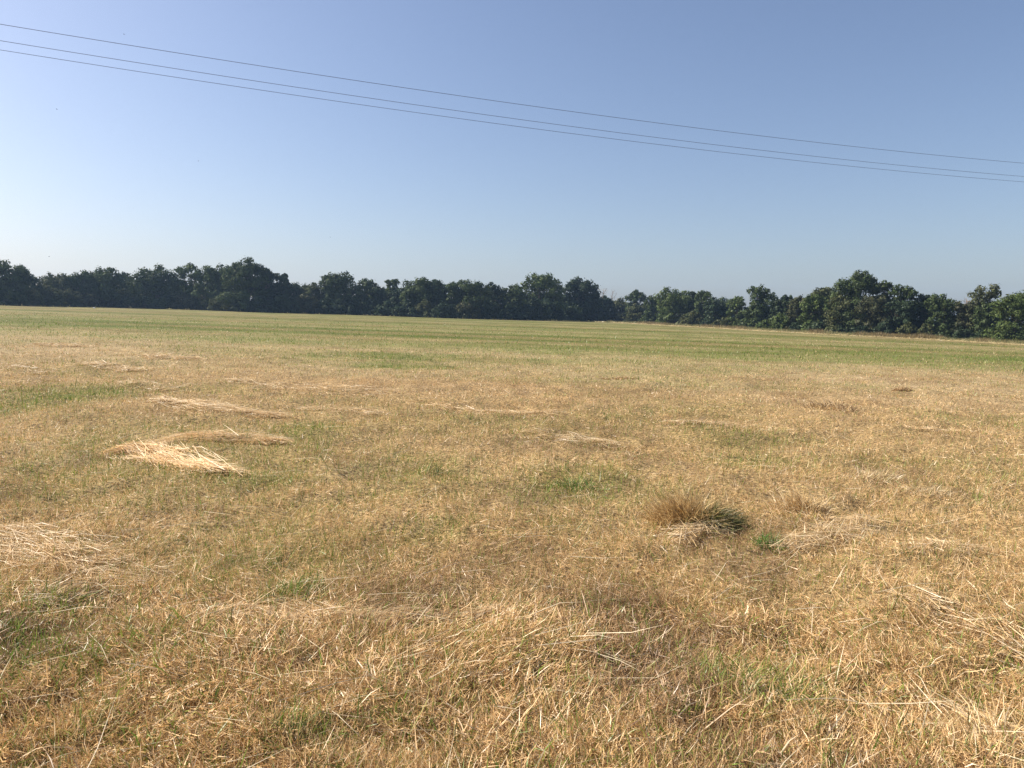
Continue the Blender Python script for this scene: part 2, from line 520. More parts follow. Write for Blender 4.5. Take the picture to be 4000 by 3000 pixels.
# ------------------------------------------------------------------ hay swaths and tussocks: each a thing
def hay_swath(path_px, half_w, n, label, bright=1.0, lift=.05, name='hay_swath', lengths=(.18, .5), jitter=.22, tint=(1, 1, 1), taper=True, elev=0.05, group='wisps of hay left on the field', soft=True):
    if soft: n = int(n * .42); half_w = [h * 1.25 for h in half_w]; jitter = max(jitter * 1.6, .35); lengths = (.10, .36); tint = (.97, 1.0, 1.06)
    P = np.array([ground_at(*p) for p in path_px]); lift = min(lift, .1) * .5; n = int(n * 1.1); half_w = [h * 1.15 for h in half_w]
    seg = np.linalg.norm(np.diff(P[:, :2], axis=0), axis=1); cum = np.concatenate([[0], np.cumsum(seg)])
    t = rng.random(n) * cum[-1]
    k = np.clip(np.searchsorted(cum, t) - 1, 0, len(seg) - 1)
    u = (t - cum[k]) / seg[k]
    a = P[k]; b = P[k + 1]
    c = a + (b - a) * u[:, None]
    d = (b - a)[:, :2] / seg[k][:, None]
    hw = np.interp(t / cum[-1], np.linspace(0, 1, len(half_w)), half_w)
    s = np.clip(rng.normal(0, .5, n), -1.1, 1.1)
    s += .35 * (fbm(t * 2.2, np.full(n, len(label) * 3.1), 91) - .5) * 2
    x = c[:, 0] - d[:, 1] * s * hw; y = c[:, 1] + d[:, 0] * s * hw
    az = np.arctan2(d[:, 0], d[:, 1]) + rng.normal(0, jitter, n) + np.where(rng.random(n) < .5, math.pi, 0)
    L = rng.uniform(*lengths, n)
    el = rng.normal(elev, .09, n)
    z = terrain(x, y) + .012 + lift * np.clip(1 - s * s, .1, 1) * rng.random(n) ** .5
    x -= np.sin(az) * L * .5; y -= np.cos(az) * L * .5
    keep = fbm(x / .22, y / .22, 95, 2) + .25 * (1 - np.abs(s)) > rng.normal(.52, .06, n)
    x, y, z, az, el, L = x[keep], y[keep], z[keep], az[keep], el[keep], L[keep]; n = len(x)
    w = px_w(y, rng.uniform(.003, .0055, n), .40)
    base = np.array([[.74, .55, .31], [.62, .43, .21], [.80, .64, .41], [.50, .33, .15]])[rng.choice(4, n, p=[.35, .3, .2, .15])]
    col = base * rng.uniform(.78, 1.15, (n, 1)) * bright * np.array(tint)
    cx, cy = P[:, 0].mean(), P[:, 1].mean(); cz = float(terrain(cx, cy))
    v, f, sz, cc = join(lod(x - cx, y - cy, z - cz, az, el, L, w, rng.normal(.08, .15, n), col, rng.normal(0, .5, n), 99))
    o = mesh_obj(name, v, f, sz, MAT_BLADE, None, cc)
    o.location = (cx, cy, cz)
    tag(o, label, 'hay', group)
    return o

hay_swath([(565, 1758), (640, 1795), (740, 1835), (830, 1852), (900, 1860)], [.30, .34, .30, .2, .07], 1600, 'pale flattened hay swath, the brightest, tapering to the right on the left of the field', 1.36, .08, lengths=(.25, .6), jitter=.2, tint=(.97, 1.0, 1.08), soft=False)
hay_swath([(440, 1772), (560, 1752), (650, 1730), (780, 1720), (920, 1722), (1100, 1732)], [.06, .2, .22, .22, .2, .06], 1400, 'tan arched hay strip joining the top of the brightest pale swath', 1.08, .04, jitter=.3, soft=False)
hay_swath([(620, 1566), (700, 1588), (800, 1604), (900, 1612), (1010, 1618), (1120, 1624)], [.1, .3, .5, .35, .15, .08], 4200, 'pale hay swath directly behind the brightest one, with a thin tail to the right', 1.05, .10, jitter=.2)
hay_swath([(505, 1496), (560, 1505), (640, 1524)], [.25, .5, .25], 900, 'small faint hay wisp between two larger swaths on the left', .92, .06, jitter=.3)
hay_swath([(900, 1492), (1080, 1506), (1260, 1520), (1420, 1530), (1560, 1538)], [.2, .7, .8, .7, .3], 2400, 'long tan hay strip crossing the middle distance left of centre', .95, .06, jitter=.3)
hay_swath([(1180, 1590), (1330, 1598), (1480, 1612)], [.2, .35, .2], 800, 'thin pale hay wisp between the swath with a tail and the field centre', 1.0, .05, jitter=.3)
hay_swath([(335, 1424), (430, 1432), (540, 1448)], [.25, .5, .3], 2600, 'orange tan hay wisp in the left middle distance', .95, .08, jitter=.3)
hay_swath([(160, 1344), (230, 1348), (295, 1355)], [.4, .8, .4], 2200, 'low hay mound far out near the left edge of the field', .92, .14, jitter=.5)
hay_swath([(0, 1430), (100, 1440), (180, 1462)], [.3, .5, .3], 1400, 'faint hay wisp against the left edge in the middle distance', .9, .06, jitter=.4)
hay_swath([(560, 1395), (680, 1402), (780, 1404)], [.3, .55, .3], 1700, 'thin pale straw scatter beyond the orange tan wisp', 1.0, .05, jitter=.5)
hay_swath([(1690, 1588), (1850, 1604), (2000, 1608), (2180, 1612)], [.15, .3, .3, .12], 1000, 'bleached straw wisp lying almost exactly in the field centre', 1.1, .05, jitter=.35)
hay_swath([(2080, 1690), (2190, 1708), (2300, 1718), (2400, 1728)], [.1, .4, .4, .1], 1200, 'spread pale hay right of the field centre, just in front of the central wisp', .95, .06, jitter=.4)
hay_swath([(2600, 1650), (2720, 1664), (2850, 1655)], [.1, .3, .12], 700, 'faint straw scatter left of the dry brown clump', 1.0, .04, jitter=.4)
hay_swath([(3580, 1680), (3660, 1682), (3740, 1686)], [.06, .16, .06], 260, 'few bright stalks lying together right of the dry brown clump', 1.15, .05, jitter=.2)
hay_swath([(-60, 2085), (60, 2110), (170, 2140), (300, 2175), (420, 2190)], [.3, .4, .34, .24, .1], 3200, 'broad pale lodged hay at the left edge of the foreground', 1.08, .07, jitter=.3)
hay_swath([(330, 2205), (500, 2222), (700, 2216)], [.08, .12, .05], 700, 'thin orange straw ribbon trailing from the pale lodged hay', .9, .05, jitter=.15)
hay_swath([(800, 2432), (960, 2378), (1130, 2392), (1300, 2412)], [.08, .14, .12, .08], 1000, 'humped pale straw bunch at the left end of the long combed ribbon', 1.08, .07, jitter=.35)
hay_swath([(1260, 2425), (1450, 2418), (1650, 2408), (1830, 2402), (1960, 2385)], [.06, .10, .09, .07, .03], 1700, 'long straight combed straw ribbon across the lower centre foreground', .95, .05, jitter=.10)
hay_swath([(3060, 2150), (3180, 2120), (3290, 2085), (3360, 2040)], [.12, .2, .2, .1], 1300, 'swirled lodged straw sweeping up to the right beside the small green tuft', .98, .09, jitter=.5, elev=.1)
hay_swath([(2640, 2110), (2740, 2080), (2840, 2040)], [.08, .13, .06], 700, 'straw fan leaning right in front of the darkest tussock', .98, .10, jitter=.5, elev=.12)
hay_swath([(3520, 2190), (3680, 2160), (3830, 2150)], [.08, .16, .1], 700, 'loose straw drift near the right edge beyond the stalk scatter', .95, .05, jitter=.4)
hay_swath([(3560, 2360), (3720, 2430), (3900, 2500), (4060, 2560)], [.12, .22, .2, .1], 1100, 'pale straw raked diagonally down to the right edge of the foreground', 1.05, .05, jitter=.35)
hay_swath([(3640, 2740), (3760, 2800), (3900, 2860), (4050, 2930)], [.05, .12, .12, .06], 450, 'bright long stalks laid diagonally in the lower right corner', 1.18, .08, jitter=.14, lengths=(.3, .65))
hay_swath([(130, 2350), (260, 2340), (400, 2290)], [.12, .24, .14], 900, 'olive green lodged grass swept left in the near left foreground', .68, .04, jitter=.45, tint=(.78, .95, .6), name='lodged_grass')

def tussock(px, py, rx, h, n, label, cat, lean_az, lean, cols, name='tussock', spread=.5, group='tufts standing above the stubble'):
    c = ground_at(px, py)
    n = int(n * .6)
    ang = rng.random(n) * 2 * math.pi; rad = rx * rng.random(n) ** .7 * 1.15
    x = rad * np.cos(ang) * 1.2; y = rad * np.sin(ang) * .8
    z = terrain(c[0] + x, c[1] + y) - c[2] - .01
    out = np.arctan2(x, y)
    az = np.where(rng.random(n) < .75, lean_az + rng.normal(0, .8, n), out + rng.normal(0, .7, n))
    el = np.clip(rng.normal(1.25 - lean, .28, n) - spread * rad / rx * .6, .08, 1.55)
    L = h * (.3 + .85 * rng.random(n) ** 1.5) * (1 - .35 * (rad / rx) ** 2)
    w = px_w(np.full(n, c[1]), rng.uniform(.003, .006, n), .5)
    col = np.array(cols)[rng.choice(len(cols), n)] * rng.uniform(.7, 1.2, (n, 1))
    v, f, s, cc = join(lod(x, y, z, az, el, L, w, rng.normal(.45, .3, n), col, rng.random(n) * 3, 99))
    o = mesh_obj(name, v, f, s, MAT_BLADE, None, cc)
    o.location = tuple(c)
    return tag(o, label, cat, group)

GOLD = [(.68, .49, .23), (.76, .58, .32), (.58, .40, .18), (.42, .28, .13), (.8, .65, .42)]
BRWN = [(.46, .31, .15), (.36, .23, .11), (.62, .46, .25), (.28, .18, .09)]
OLIV = [(.28, .28, .085), (.18, .24, .05), (.38, .33, .13), (.55, .42, .2)]
GREN = [(.08, .19, .025), (.11, .23, .04), (.15, .24, .05)]
tussock(2690, 2030, .2, .36, 5200, 'tall golden tussock casting the darkest shadow, right of centre foreground', 'grass tuft', -1.7, .15, [(.60, .41, .18), (.46, .30, .12), (.72, .53, .27), (.30, .19, .08)])
tussock(2760, 2040, .2, .3, 4200, 'olive grass bunch against the right side of the golden tussock, shade put into its dark colour', 'grass tuft', 1.6, .5, [(.10, .105, .03), (.16, .15, .05), (.26, .21, .085), (.07, .09, .025)])  # blade colours darkened to paint in the golden tussock's shaded side
tussock(3140, 1985, .20, .3, 2600, 'second golden tussock, right of the one with the darkest shadow', 'grass tuft', -1.7, .25, GOLD)
tussock(3010, 2125, .08, .17, 420, 'small vivid green tuft between the two straw fans', 'grass tuft', .3, .1, GREN, name='green_tuft', spread=.8)
tussock(3250, 1592, .42, .22, 1100, 'dry brown clump standing alone in the right middle distance', 'grass tuft', -1.0, .1, BRWN + [(.6, .45, .25), (.55, .4, .2)])
tussock(3520, 1522, .14, .17, 3400, 'low brown clump far out on the right, beyond the lone dry clump', 'grass tuft', 1.4, .6, BRWN)
tussock(2420, 1478, .35, .13, 3600, 'low reddish brown clump beyond the field centre', 'grass tuft', 1.4, .6, BRWN)
tussock(2230, 1900, .18, .17, 700, 'dark green upright tuft just right of the field centre', 'grass tuft', -.8, .2, OLIV + GREN, name='green_tuft')
tussock(1680, 1850, .14, .15, 450, 'olive tuft left of the dark green upright tuft', 'grass tuft', .6, .2, OLIV, name='green_tuft')
tussock(3420, 1870, .24, .18, 1100, 'pale leaning tussock behind the second golden tussock', 'grass tuft', 1.2, .4, [(.6, .46, .26), (.54, .4, .2), (.66, .53, .33)])
tussock(3620, 1940, .24, .16, 1100, 'wispy pale tussock near the right edge of the middle ground', 'grass tuft', 1.2, .45, [(.6, .46, .26), (.5, .38, .19), (.62, .5, .3)])
tussock(3120, 2700, .26, .16, 1500, 'olive green grass patch in the lower right foreground', 'grass tuft', 2.4, .55, OLIV, name='green_tuft')
tussock(3880, 2870, .24, .18, 1700, 'thick straw tussock in the bottom right corner', 'grass tuft', .2, .25, GOLD + [(.64, .5, .28)])
tussock(330, 2890, .22, .16, 900, 'olive grass tuft at the bottom left of the foreground', 'grass tuft', 1.0, .6, OLIV, name='green_tuft')
tussock(1150, 2920, .14, .15, 420, 'sparse green tuft at the bottom edge left of centre', 'grass tuft', .4, .2, OLIV + GREN, name='green_tuft')
tussock(1580, 2870, .07, .13, 130, 'few dark green upright blades near the bottom centre', 'grass tuft', .3, .1, GREN, name='green_tuft', spread=.7)
tussock(1140, 2320, .16, .14, 500, 'green blade patch behind the humped straw bunch', 'grass tuft', .6, .15, OLIV + GREN, name='green_tuft')

# ------------------------------------------------------------------ trees
def leaf_cards(cen, nrm, size, col):
    n = len(cen)
    r = rng.normal(0, 1, (n, 3))
    nrm = nrm / (np.linalg.norm(nrm, axis=1, keepdims=True) + 1e-9)
    t = np.cross(nrm, r); t /= (np.linalg.norm(t, axis=1, keepdims=True) + 1e-9)
    b = np.cross(nrm, t)
    a = size[:, None] * rng.uniform(.7, 1.3, (n, 1)); c = size[:, None] * rng.uniform(.45, .8, (n, 1))
    V = np.stack([cen - t * a, cen + b * c - t * a * .1, cen + t * a, cen - b * c + t * a * .15], 1).reshape(-1, 3)
    return V, np.arange(4 * n), np.full(n, 4), np.repeat(col, 4, 0)

def foliage(lobes, px_m, tint, dens, airy):
    """lobes: list of (centre, radius, squash); px_m = metres per render pixel there"""
    C = []; N = []; K = []; S_ = []
    for (c, r, sq) in lobes:
        nsub = max(5, int(9 + 5 * r / (px_m * 8)))
        dirs = rng.normal(0, 1, (nsub, 3)); dirs /= np.linalg.norm(dirs, axis=1, keepdims=True)
        dirs[:, 2] = np.where(dirs[:, 2] < -.7, -dirs[:, 2] * .6, dirs[:, 2])
        lt = rng.uniform(.85, 1.15)
        for dv in dirs:
            sr = r * rng.uniform(.30, .5)
            sc_ = np.array(c) + dv * np.array([1, 1, sq]) * r * rng.uniform(.62, .92)
            m = max(4, int(dens * (1 - .45 * airy) * 6.0 * (sr / px_m / 2.2) ** 2))
            p = rng.normal(0, 1, (m, 3)); p /= np.linalg.norm(p, axis=1, keepdims=True)
            rad = rng.random((m, 1)) ** .45
            C.append(sc_ + p * rad * sr * np.array([1.05, 1.05, .8]))
            N.append(p * .5 + dv * .7 + rng.normal(0, .28, (m, 3)) + np.array([0, 0, .25]))
            K.append(np.full((m, 1), lt * rng.uniform(.85, 1.15))); S_.append(1.0)
        # dark inner mass so that the lobe is not see-through
        m = int(dens * (1 - .85 * airy) * 8 * (r / px_m / 2.2) ** 2)
        if m > 0:
            p = rng.normal(0, 1, (m, 3)); p /= np.linalg.norm(p, axis=1, keepdims=True)
            C.append(np.array(c) + p * (rng.random((m, 1)) ** .4) * r * .8 * np.array([1, 1, sq]))
            N.append(p + rng.normal(0, .5, (m, 3)))
            K.append(np.full((m, 1), lt)); S_.append(1.6)
    SZ = np.concatenate([np.full(len(q), s) for q, s in zip(C, S_)])
    C = np.vstack(C); N = np.vstack(N); K = np.vstack(K)
    n = len(C)
    col = np.array(tint)[None, :] * K * rng.uniform(.82, 1.18, (n, 1))
    col[:, 0] *= rng.uniform(.9, 1.15, n)
    return leaf_cards(C, N, SZ * px_m * .9 * rng.uniform(.7, 1.25, n), col)

def make_tree(px, base_py, back, tops, hw_px, crown_frac, label, tint, airy=0., dens=1., name='broadleaf_tree', cat='tree', group=None, profile=1.0, trunk_r=None, lobe_k=1.0, base=None, depth_k=.9):
    """tops: list of (px, py) crown peaks; hw_px: crown half width; back: metres behind the hedge line"""
    g = ground_at(px, base_py) if base is None else np.array(base, float)
    if back:
        d = g - CAM; d[2] = 0; L = np.linalg.norm(d)
        g = g + d / L * back
        g[2] = float(terrain(g[0], g[1]))
    px_m = g[1] / 740.0
    def local(qx, qy):
        p = CAM + ray(qx, qy) * g[1]
        return p[0] - g[0], p[2] - g[2]
    R = hw_px / F * g[1]
    pk = [local(*t) for t in tops]
    H = max(z for _, z in pk)
    z0 = H * crown_frac * (.45 if crown_frac < .29 else 1)
    root = empty(name, tuple(g))
    lobes = []
    if crown_frac >= .29: z0 *= .82
    lr0 = min(R * .38, (H - z0) * .25) * lobe_k
    spk = sorted(pk)
    for (tx, tz) in pk:                                   # the peaks seen in the photo
        r = lr0 * rng.uniform(.75, .95)
        lobes.append(((tx, rng.uniform(-.3, .1) * R, tz - r * .92), r, .9))
        for sx, dz in ((-.95, 1.55), (.95, 1.65), (0., 2.0), (-1.5, 2.6), (1.5, 2.7)):
            if tz - r * dz > z0 * .7 and rng.random() > airy * .3 and abs(tx + sx * r) < R:
                lobes.append(((tx + sx * r * rng.uniform(.8, 1.2), rng.uniform(-.5, .1) * R, tz - r * dz), r * rng.uniform(.9, 1.1), .9))
    st = lr0 * 1.12
    R *= 1.1
    nx = max(3, int(round(2 * (R - lr0 * .4) / st)))
    for ix in range(nx):
        for layer in range(2):
            xx = ((ix + rng.uniform(.15, .85)) / nx * 2 - 1)
            top_here = float(np.interp(xx * R, [p[0] for p in spk], [p[1] for p in spk]))
            env = max(0.0, 1 - abs(xx) ** (2.0 + profile)) ** .55
            zt = z0 + (top_here - z0) * max(env, .25)
            z = z0 * .6 + lr0 * .55
            while z < zt - lr0 * .75:
                if rng.random() > airy * .45:
                    r = lr0 * rng.uniform(.78, 1.12)
                    yy = (rng.uniform(-1, -.25) if layer == 0 else rng.uniform(-.3, .6)) * R * depth_k * math.sqrt(max(.15, 1 - xx * xx * .8))
                    lobes.append(((xx * (R - r * .4) + rng.normal(0, .15) * r, yy, z + rng.normal(0, .2) * r), r, .82))
                z += st * rng.uniform(.85, 1.2)
    v, f, s, cc = foliage(lobes, px_m, tint, dens, airy)
    up = np.repeat(v[:, 2].reshape(-1, 4).min(1) > .03, 4)
    v = v[up]; cc = cc[up]; f = np.arange(len(v)); s = np.full(len(v) // 4, 4)
    part = 'crown' if cat == 'tree' else 'foliage'
    mesh_obj(part, v, f, s, MAT_LEAF, root, cc)
    # trunk and limbs
    tr = trunk_r or max(.05, H * .017)
    tb = Tubes()
    tipx = pk[0][0] * .5
    trunk = [(0, 0, -.15), (tipx * .15 + rng.normal(0, .02) * H, 0, H * .22), (tipx * .5 + rng.normal(0, .02) * H, 0, H * .5), (tipx, 0, H * .82)]
    tb.add(trunk, [tr * 1.25, tr, tr * .7, tr * .22], 6)
    for (c, r, sq) in lobes:
        zs = min(max(c[2] * .45, H * .1), H * .6)
        k = zs / (H * .82)
        st = (tipx * k, 0, zs)
        mid = tuple(np.array(st) * .45 + np.array(c) * .55 + np.array([0, 0, -.12 * r]))
        tb.add([st, mid, c], [tr * .42, tr * .28, tr * .08], 4, cap=False)
    tb.build('trunk' if cat == 'tree' else 'stem', MAT_BARK, root)
    tag(root, label, cat, group)
    return root

def bare_tree(px, base_py, back, top, spread_px, label, mat, name='dead_tree', n1=9, thick=1.0, seed=1):
    g = ground_at(px, base_py)
    d = g - CAM; d[2] = 0; g = g + d / np.linalg.norm(d) * back; g[2] = float(terrain(g[0], g[1]))
    p = CAM + ray(*top) * g[1]
    H = p[2] - g[2]; tx = p[0] - g[0]; S = spread_px / F * g[1]
    root = empty(name, tuple(g)); tag(root, label, 'dead tree')
    rr = random.Random(seed)
    r0 = max(.08, H * .016) * thick
    pts = [np.array([tx * (k / 5.) ** 1.3 + rr.uniform(-.04, .04) * S, rr.uniform(-.05, .05) * S, H * k / 5. - (.15 if k == 0 else 0)]) for k in range(6)]
    tb = Tubes(); tb.add(pts, [r0 * (1.15 - .19 * k) for k in range(6)], 6)
    tb.build('trunk', mat, root)
    for i in range(n1):
        k = rr.uniform(.45, .93) * 5
        a = pts[int(k)] + (pts[min(5, int(k) + 1)] - pts[int(k)]) * (k - int(k))
        az = rr.uniform(0, 6.28); ln = S * rr.uniform(.5, 1.05)
        e = a + np.array([math.cos(az) * ln * .75, math.sin(az) * ln * .5, min(H - a[2], ln * rr.uniform(.7, 1.4))])
        m = (a + e) / 2 + np.array([0, 0, -.08 * ln])
        b = Tubes(); b.add([a, m, e], [r0 * .45, r0 * .3, r0 * .13], 4)
        for j in range(3):
            q = m + (e - m) * rr.uniform(0, .8)
            e2 = q + np.array([rr.uniform(-.4, .4) * ln, rr.uniform(-.3, .3) * ln, rr.uniform(.1, .5) * ln])
            b.add([q, e2], [r0 * .22, r0 * .09], 3)
        b.build('branch', mat, root)
    return root

BASE = [(-400, 1186), (0, 1193), (500, 1203), (800, 1212), (1000, 1220), (1400, 1231), (1800, 1245), (2100, 1252), (2350, 1256), (2400, 1256), (2600, 1268), (2800, 1279), (3000, 1291), (3300, 1308), (3500, 1318), (3700, 1328), (4000, 1345), (4400, 1372)]
def base_y(px): return float(np.interp(px, [b[0] for b in BASE], [b[1] for b in BASE]))

BLU = (.042, .062, .030)      # leaf tints
MID = (.052, .074, .026)
LIT = (.070, .098, .028)
OLV = (.072, .082, .032)
DRK = (.032, .050, .024)
BRN = (.064, .070, .032)
G1 = 'trees along the far side of the field'
G2 = 'trees in the hedge on the right'
# px, back, tops, half width, crown base, label, tint, airy, extra
TREES = [
    (25, 2, [(22, 1008), (-30, 1030)], 85, .25, 'dark tree cut by the left edge, its narrow top rising above its neighbour', MID, .1, {}),
    (110, 4, [(108, 1050), (75, 1046)], 52, .25, 'smaller tree leaning against the one at the left edge', BLU, .1, {}),
    (215, 9, [(200, 1060), (245, 1060)], 80, .2, 'low broad pale tree in the dip right of the left edge', OLV, .1, {}),
    (310, 5, [(300, 1062), (335, 1056)], 50, .2, 'dull green tree filling the slope beneath the leaning crown left of the gap', MID, .1, {}),
    (405, 2, [(435, 1035), (395, 1040), (355, 1050)], 88, .25, 'broad tree rising to the right, left of the first sky notch', MID, .1, {}),
    (482, 18, [(482, 1060)], 34, .3, 'small hazy tree set back in the first sky notch', BLU, .2, {}),
    (610, 2, [(624, 1028), (565, 1041), (660, 1052)], 90, .25, 'broad twin peaked tree right of the first sky notch', MID, .1, {}),
    (745, 4, [(748, 1024), (722, 1030)], 52, .3, 'narrow tree with ragged open top beside the twin peaked one', LIT, .3, {}),
    (850, 3, [(810, 1030), (860, 1028), (895, 1034)], 70, .28, 'flat topped tree between the ragged one and the tallest', MID, .12, {}),
    (970, 2, [(975, 1001), (935, 1020), (1005, 1022)], 88, .25, 'tallest tree of the left half, with a pointed crown', MID, .08, {}),
    (1040, 4, [(1027, 1033), (1050, 1052)], 46, .25, 'dark tree forming the right shoulder of the tallest', DRK, .1, {}),
    (1085, 5, [(1083, 1064)], 42, .22, 'middle sized tree on the slope right of the dark shoulder', BLU, .1, {}),
    (1113, 7, [(1114, 1066)], 20, .3, 'slim pointed tree just left of the second sky dip', DRK, .2, {}),
    (1150, 4, [(1147, 1104)], 42, .2, 'low bushy tree at the left of the second sky dip', BLU, .1, {}),
    (1228, 5, [(1230, 1099), (1195, 1112)], 48, .2, 'low olive tree in the bottom of the second sky dip', OLV, .1, {}),
    (1330, 3, [(1297, 1058), (1350, 1055), (1320, 1062)], 70, .28, 'round topped tree right of the second sky dip', MID, .18, {}),
    (1425, 4, [(1427, 1083), (1450, 1090)], 48, .25, 'smaller tree stepping down from the round topped one', MID, .15, {}),
    (1480, 5, [(1478, 1116)], 42, .2, 'low bushy tree left of the thin double stemmed one', BLU, .1, {}),
    (1532, 8, [(1517, 1091), (1549, 1088)], 28, .5, 'thin double stemmed tree with sky showing between its tops', LIT, .75, {'lobe_k': .8}),
    (1545, 4, [(1540, 1127)], 42, .2, 'low dark tree under the thin double stemmed one', DRK, .1, {}),
    (1635, 3, [(1657, 1077), (1590, 1088), (1625, 1092)], 66, .22, 'tree with a high right hump beside the thin double stemmed one', MID, .1, {}),
    (1705, 4, [(1700, 1088), (1720, 1093)], 46, .22, 'dense tree right of the high hump', DRK, .08, {}),
    (1766, 4, [(1766, 1097)], 42, .2, 'dense rounded tree left of the flat topped pair', MID, .08, {}),
    (1845, 3, [(1803, 1088), (1830, 1087), (1870, 1094)], 66, .22, 'flat topped dense tree in the middle of the line', MID, .1, {}),
    (1932, 4, [(1919, 1099), (1946, 1112)], 48, .22, 'tree sloping down right of the flat topped middle one', DRK, .1, {}),
    (2015, 3, [(2016, 1106), (1995, 1110)], 52, .2, 'dense low tree left of the big open crowned one', MID, .08, {}),
    (2120, 4, [(2087, 1058), (2145, 1060), (2180, 1092), (2065, 1085)], 82, .48, 'big open crowned tree with its branches showing against the sky', LIT, .5, {'trunk_r': .22}),
    (2095, 2, [(2090, 1165), (2150, 1160)], 80, .12, 'low thicket tree beneath the open crowned one', DRK, .05, {}),
    (2268, 3, [(2262, 1076), (2240, 1086), (2300, 1086)], 66, .34, 'dark domed tree near the corner of the field', DRK, .05, {'profile': 2.0}),
    (2290, 2, [(2285, 1135), (2330, 1146)], 66, .08, 'dark spreading tree filling the foot of the domed one', DRK, .02, {}),
    (2366, 4, [(2362, 1152), (2380, 1165)], 34, .12, 'small dark tree at the corner below the bare branches', DRK, .05, {}),
    (2425, 3, [(2423, 1160), (2400, 1172)], 44, .1, 'olive tree at the start of the right hedge', OLV, .05, {}),
    (2483, 8, [(2482, 1129), (2505, 1140), (2462, 1145)], 38, .45, 'open leafy top with sky holes near the start of the right hedge', MID, .55, {}),
    (2485, 2, [(2480, 1182), (2510, 1190)], 44, .08, 'bushy low tree under the open leafy top', OLV, .05, {}),
    (2545, 3, [(2541, 1152)], 36, .15, 'small tree stepping up to the broad bright green one', MID, .1, {}),
    (2640, 3, [(2600, 1117), (2638, 1123), (2676, 1128)], 80, .18, 'broad bright green tree with three small peaks', LIT, .1, {}),
    (2702, 6, [(2702, 1138)], 16, .3, 'slim tree top just right of the broad bright green one', DRK, .3, {}),
    (2744, 6, [(2735, 1135), (2760, 1137)], 38, .3, 'square topped tree right of the slim top', MID, .2, {}),
    (2795, 3, [(2788, 1156), (2820, 1176)], 46, .15, 'dark conical tree sloping to the right', DRK, .05, {'profile': .4}),
    (2832, 60, [(2815, 1164), (2850, 1162), (2870, 1166)], 55, .2, 'hazy tree crown far behind the hedge in its lowest dip', BLU, .05, {}),
    (2880, 4, [(2882, 1154), (2860, 1168)], 40, .15, 'light green tree left of the tall round one', LIT, .15, {}),
    (2962, 4, [(2945, 1113), (2975, 1111), (2995, 1126)], 50, .3, 'tall round headed tree standing clear of the hedge', MID, .25, {}),
    (2960, 2, [(2955, 1176), (2990, 1180)], 56, .08, 'green understorey tree beneath the tall round headed one', MID, .05, {}),
    (3032, 5, [(3030, 1158)], 34, .2, 'dark low tree right of the tall round headed one', DRK, .15, {}),
    (3065, 6, [(3063, 1149), (3085, 1151)], 38, .2, 'small flat tree before the brownish one', BLU, .15, {}),
    (3115, 3, [(3110, 1158), (3128, 1150)], 48, .1, 'brownish olive tree left of the big spreading crown', BRN, .08, {}),
    (3210, 8, [(3193, 1119), (3236, 1117)], 58, .3, 'hazy pale crown showing behind the green trees left of the big one', OLV, .3, {}),
    (3178, 2, [(3171, 1143), (3205, 1150)], 56, .1, 'green tree in front of the hazy pale crown', LIT, .05, {}),
    (3345, 4, [(3350, 1050), (3375, 1052), (3300, 1075), (3410, 1078)], 95, .28, 'biggest tree of the right hedge, with a wide spreading crown', MID, .18, {'trunk_r': .2}),
    (3290, 2, [(3280, 1140), (3330, 1150)], 70, .08, 'olive tree at the left foot of the biggest one', OLV, .05, {}),
    (3400, 2, [(3390, 1150), (3430, 1150)], 70, .08, 'brown green tree at the right foot of the biggest one', BRN, .05, {}),
    (3452, 5, [(3450, 1093), (3470, 1100)], 36, .35, 'thin airy tree touching the right of the biggest crown', MID, .5, {}),
    (3521, 4, [(3510, 1107), (3535, 1110), (3550, 1120)], 50, .25, 'upright tree right of the thin airy one', MID, .2, {}),
    (3500, 2, [(3490, 1165), (3540, 1170)], 60, .08, 'dark low tree under the upright one', DRK, .03, {}),
    (3602, 6, [(3598, 1145), (3620, 1150)], 32, .3, 'airy grey green tree in the dip of the right hedge', BLU, .45, {}),
    (3675, 2, [(3671, 1143), (3645, 1152), (3715, 1160)], 66, .12, 'rounded dark green tree reaching forward at the right', MID, .05, {}),
    (3835, 5, [(3830, 1109), (3880, 1112), (3795, 1135)], 64, .4, 'wispy tree with gaps and a visible stem near the right edge', OLV, .55, {}),
    (3770, 3, [(3740, 1172), (3790, 1180)], 48, .1, 'dull brown green tree under the wispy one', BRN, .1, {}),
    (3850, 2, [(3840, 1180), (3890, 1172)], 50, .1, 'green tree between the wispy one and the right edge', MID, .05, {}),
    (3965, 1, [(3930, 1142), (3975, 1133), (4020, 1126)], 95, .1, 'light green tree cut by the right edge', LIT, .06, {}),
]
for (px, back, tops, hw, cf, label, tint, airy, extra) in TREES:
    make_tree(px, base_y(px), back, tops, hw, cf, label, tint, airy, group=G1 if px < 2390 else G2, **extra)

bare_tree(2352, 1256, 6, (2356, 1127), 26, 'bare dead tree top right of the dark domed tree', MAT_DEAD, seed=3)
bare_tree(2388, 1256, 8, (2392, 1138), 34, 'bare pale dead tree forking into the sky at the hedge corner', MAT_DEAD, seed=8, n1=11)
bare_tree(3790, 1332, .5, (3770, 1165), 60, 'leafless brown branching stem in front of the wispy tree', MAT_RUST, seed=5, n1=10, thick=1.1)

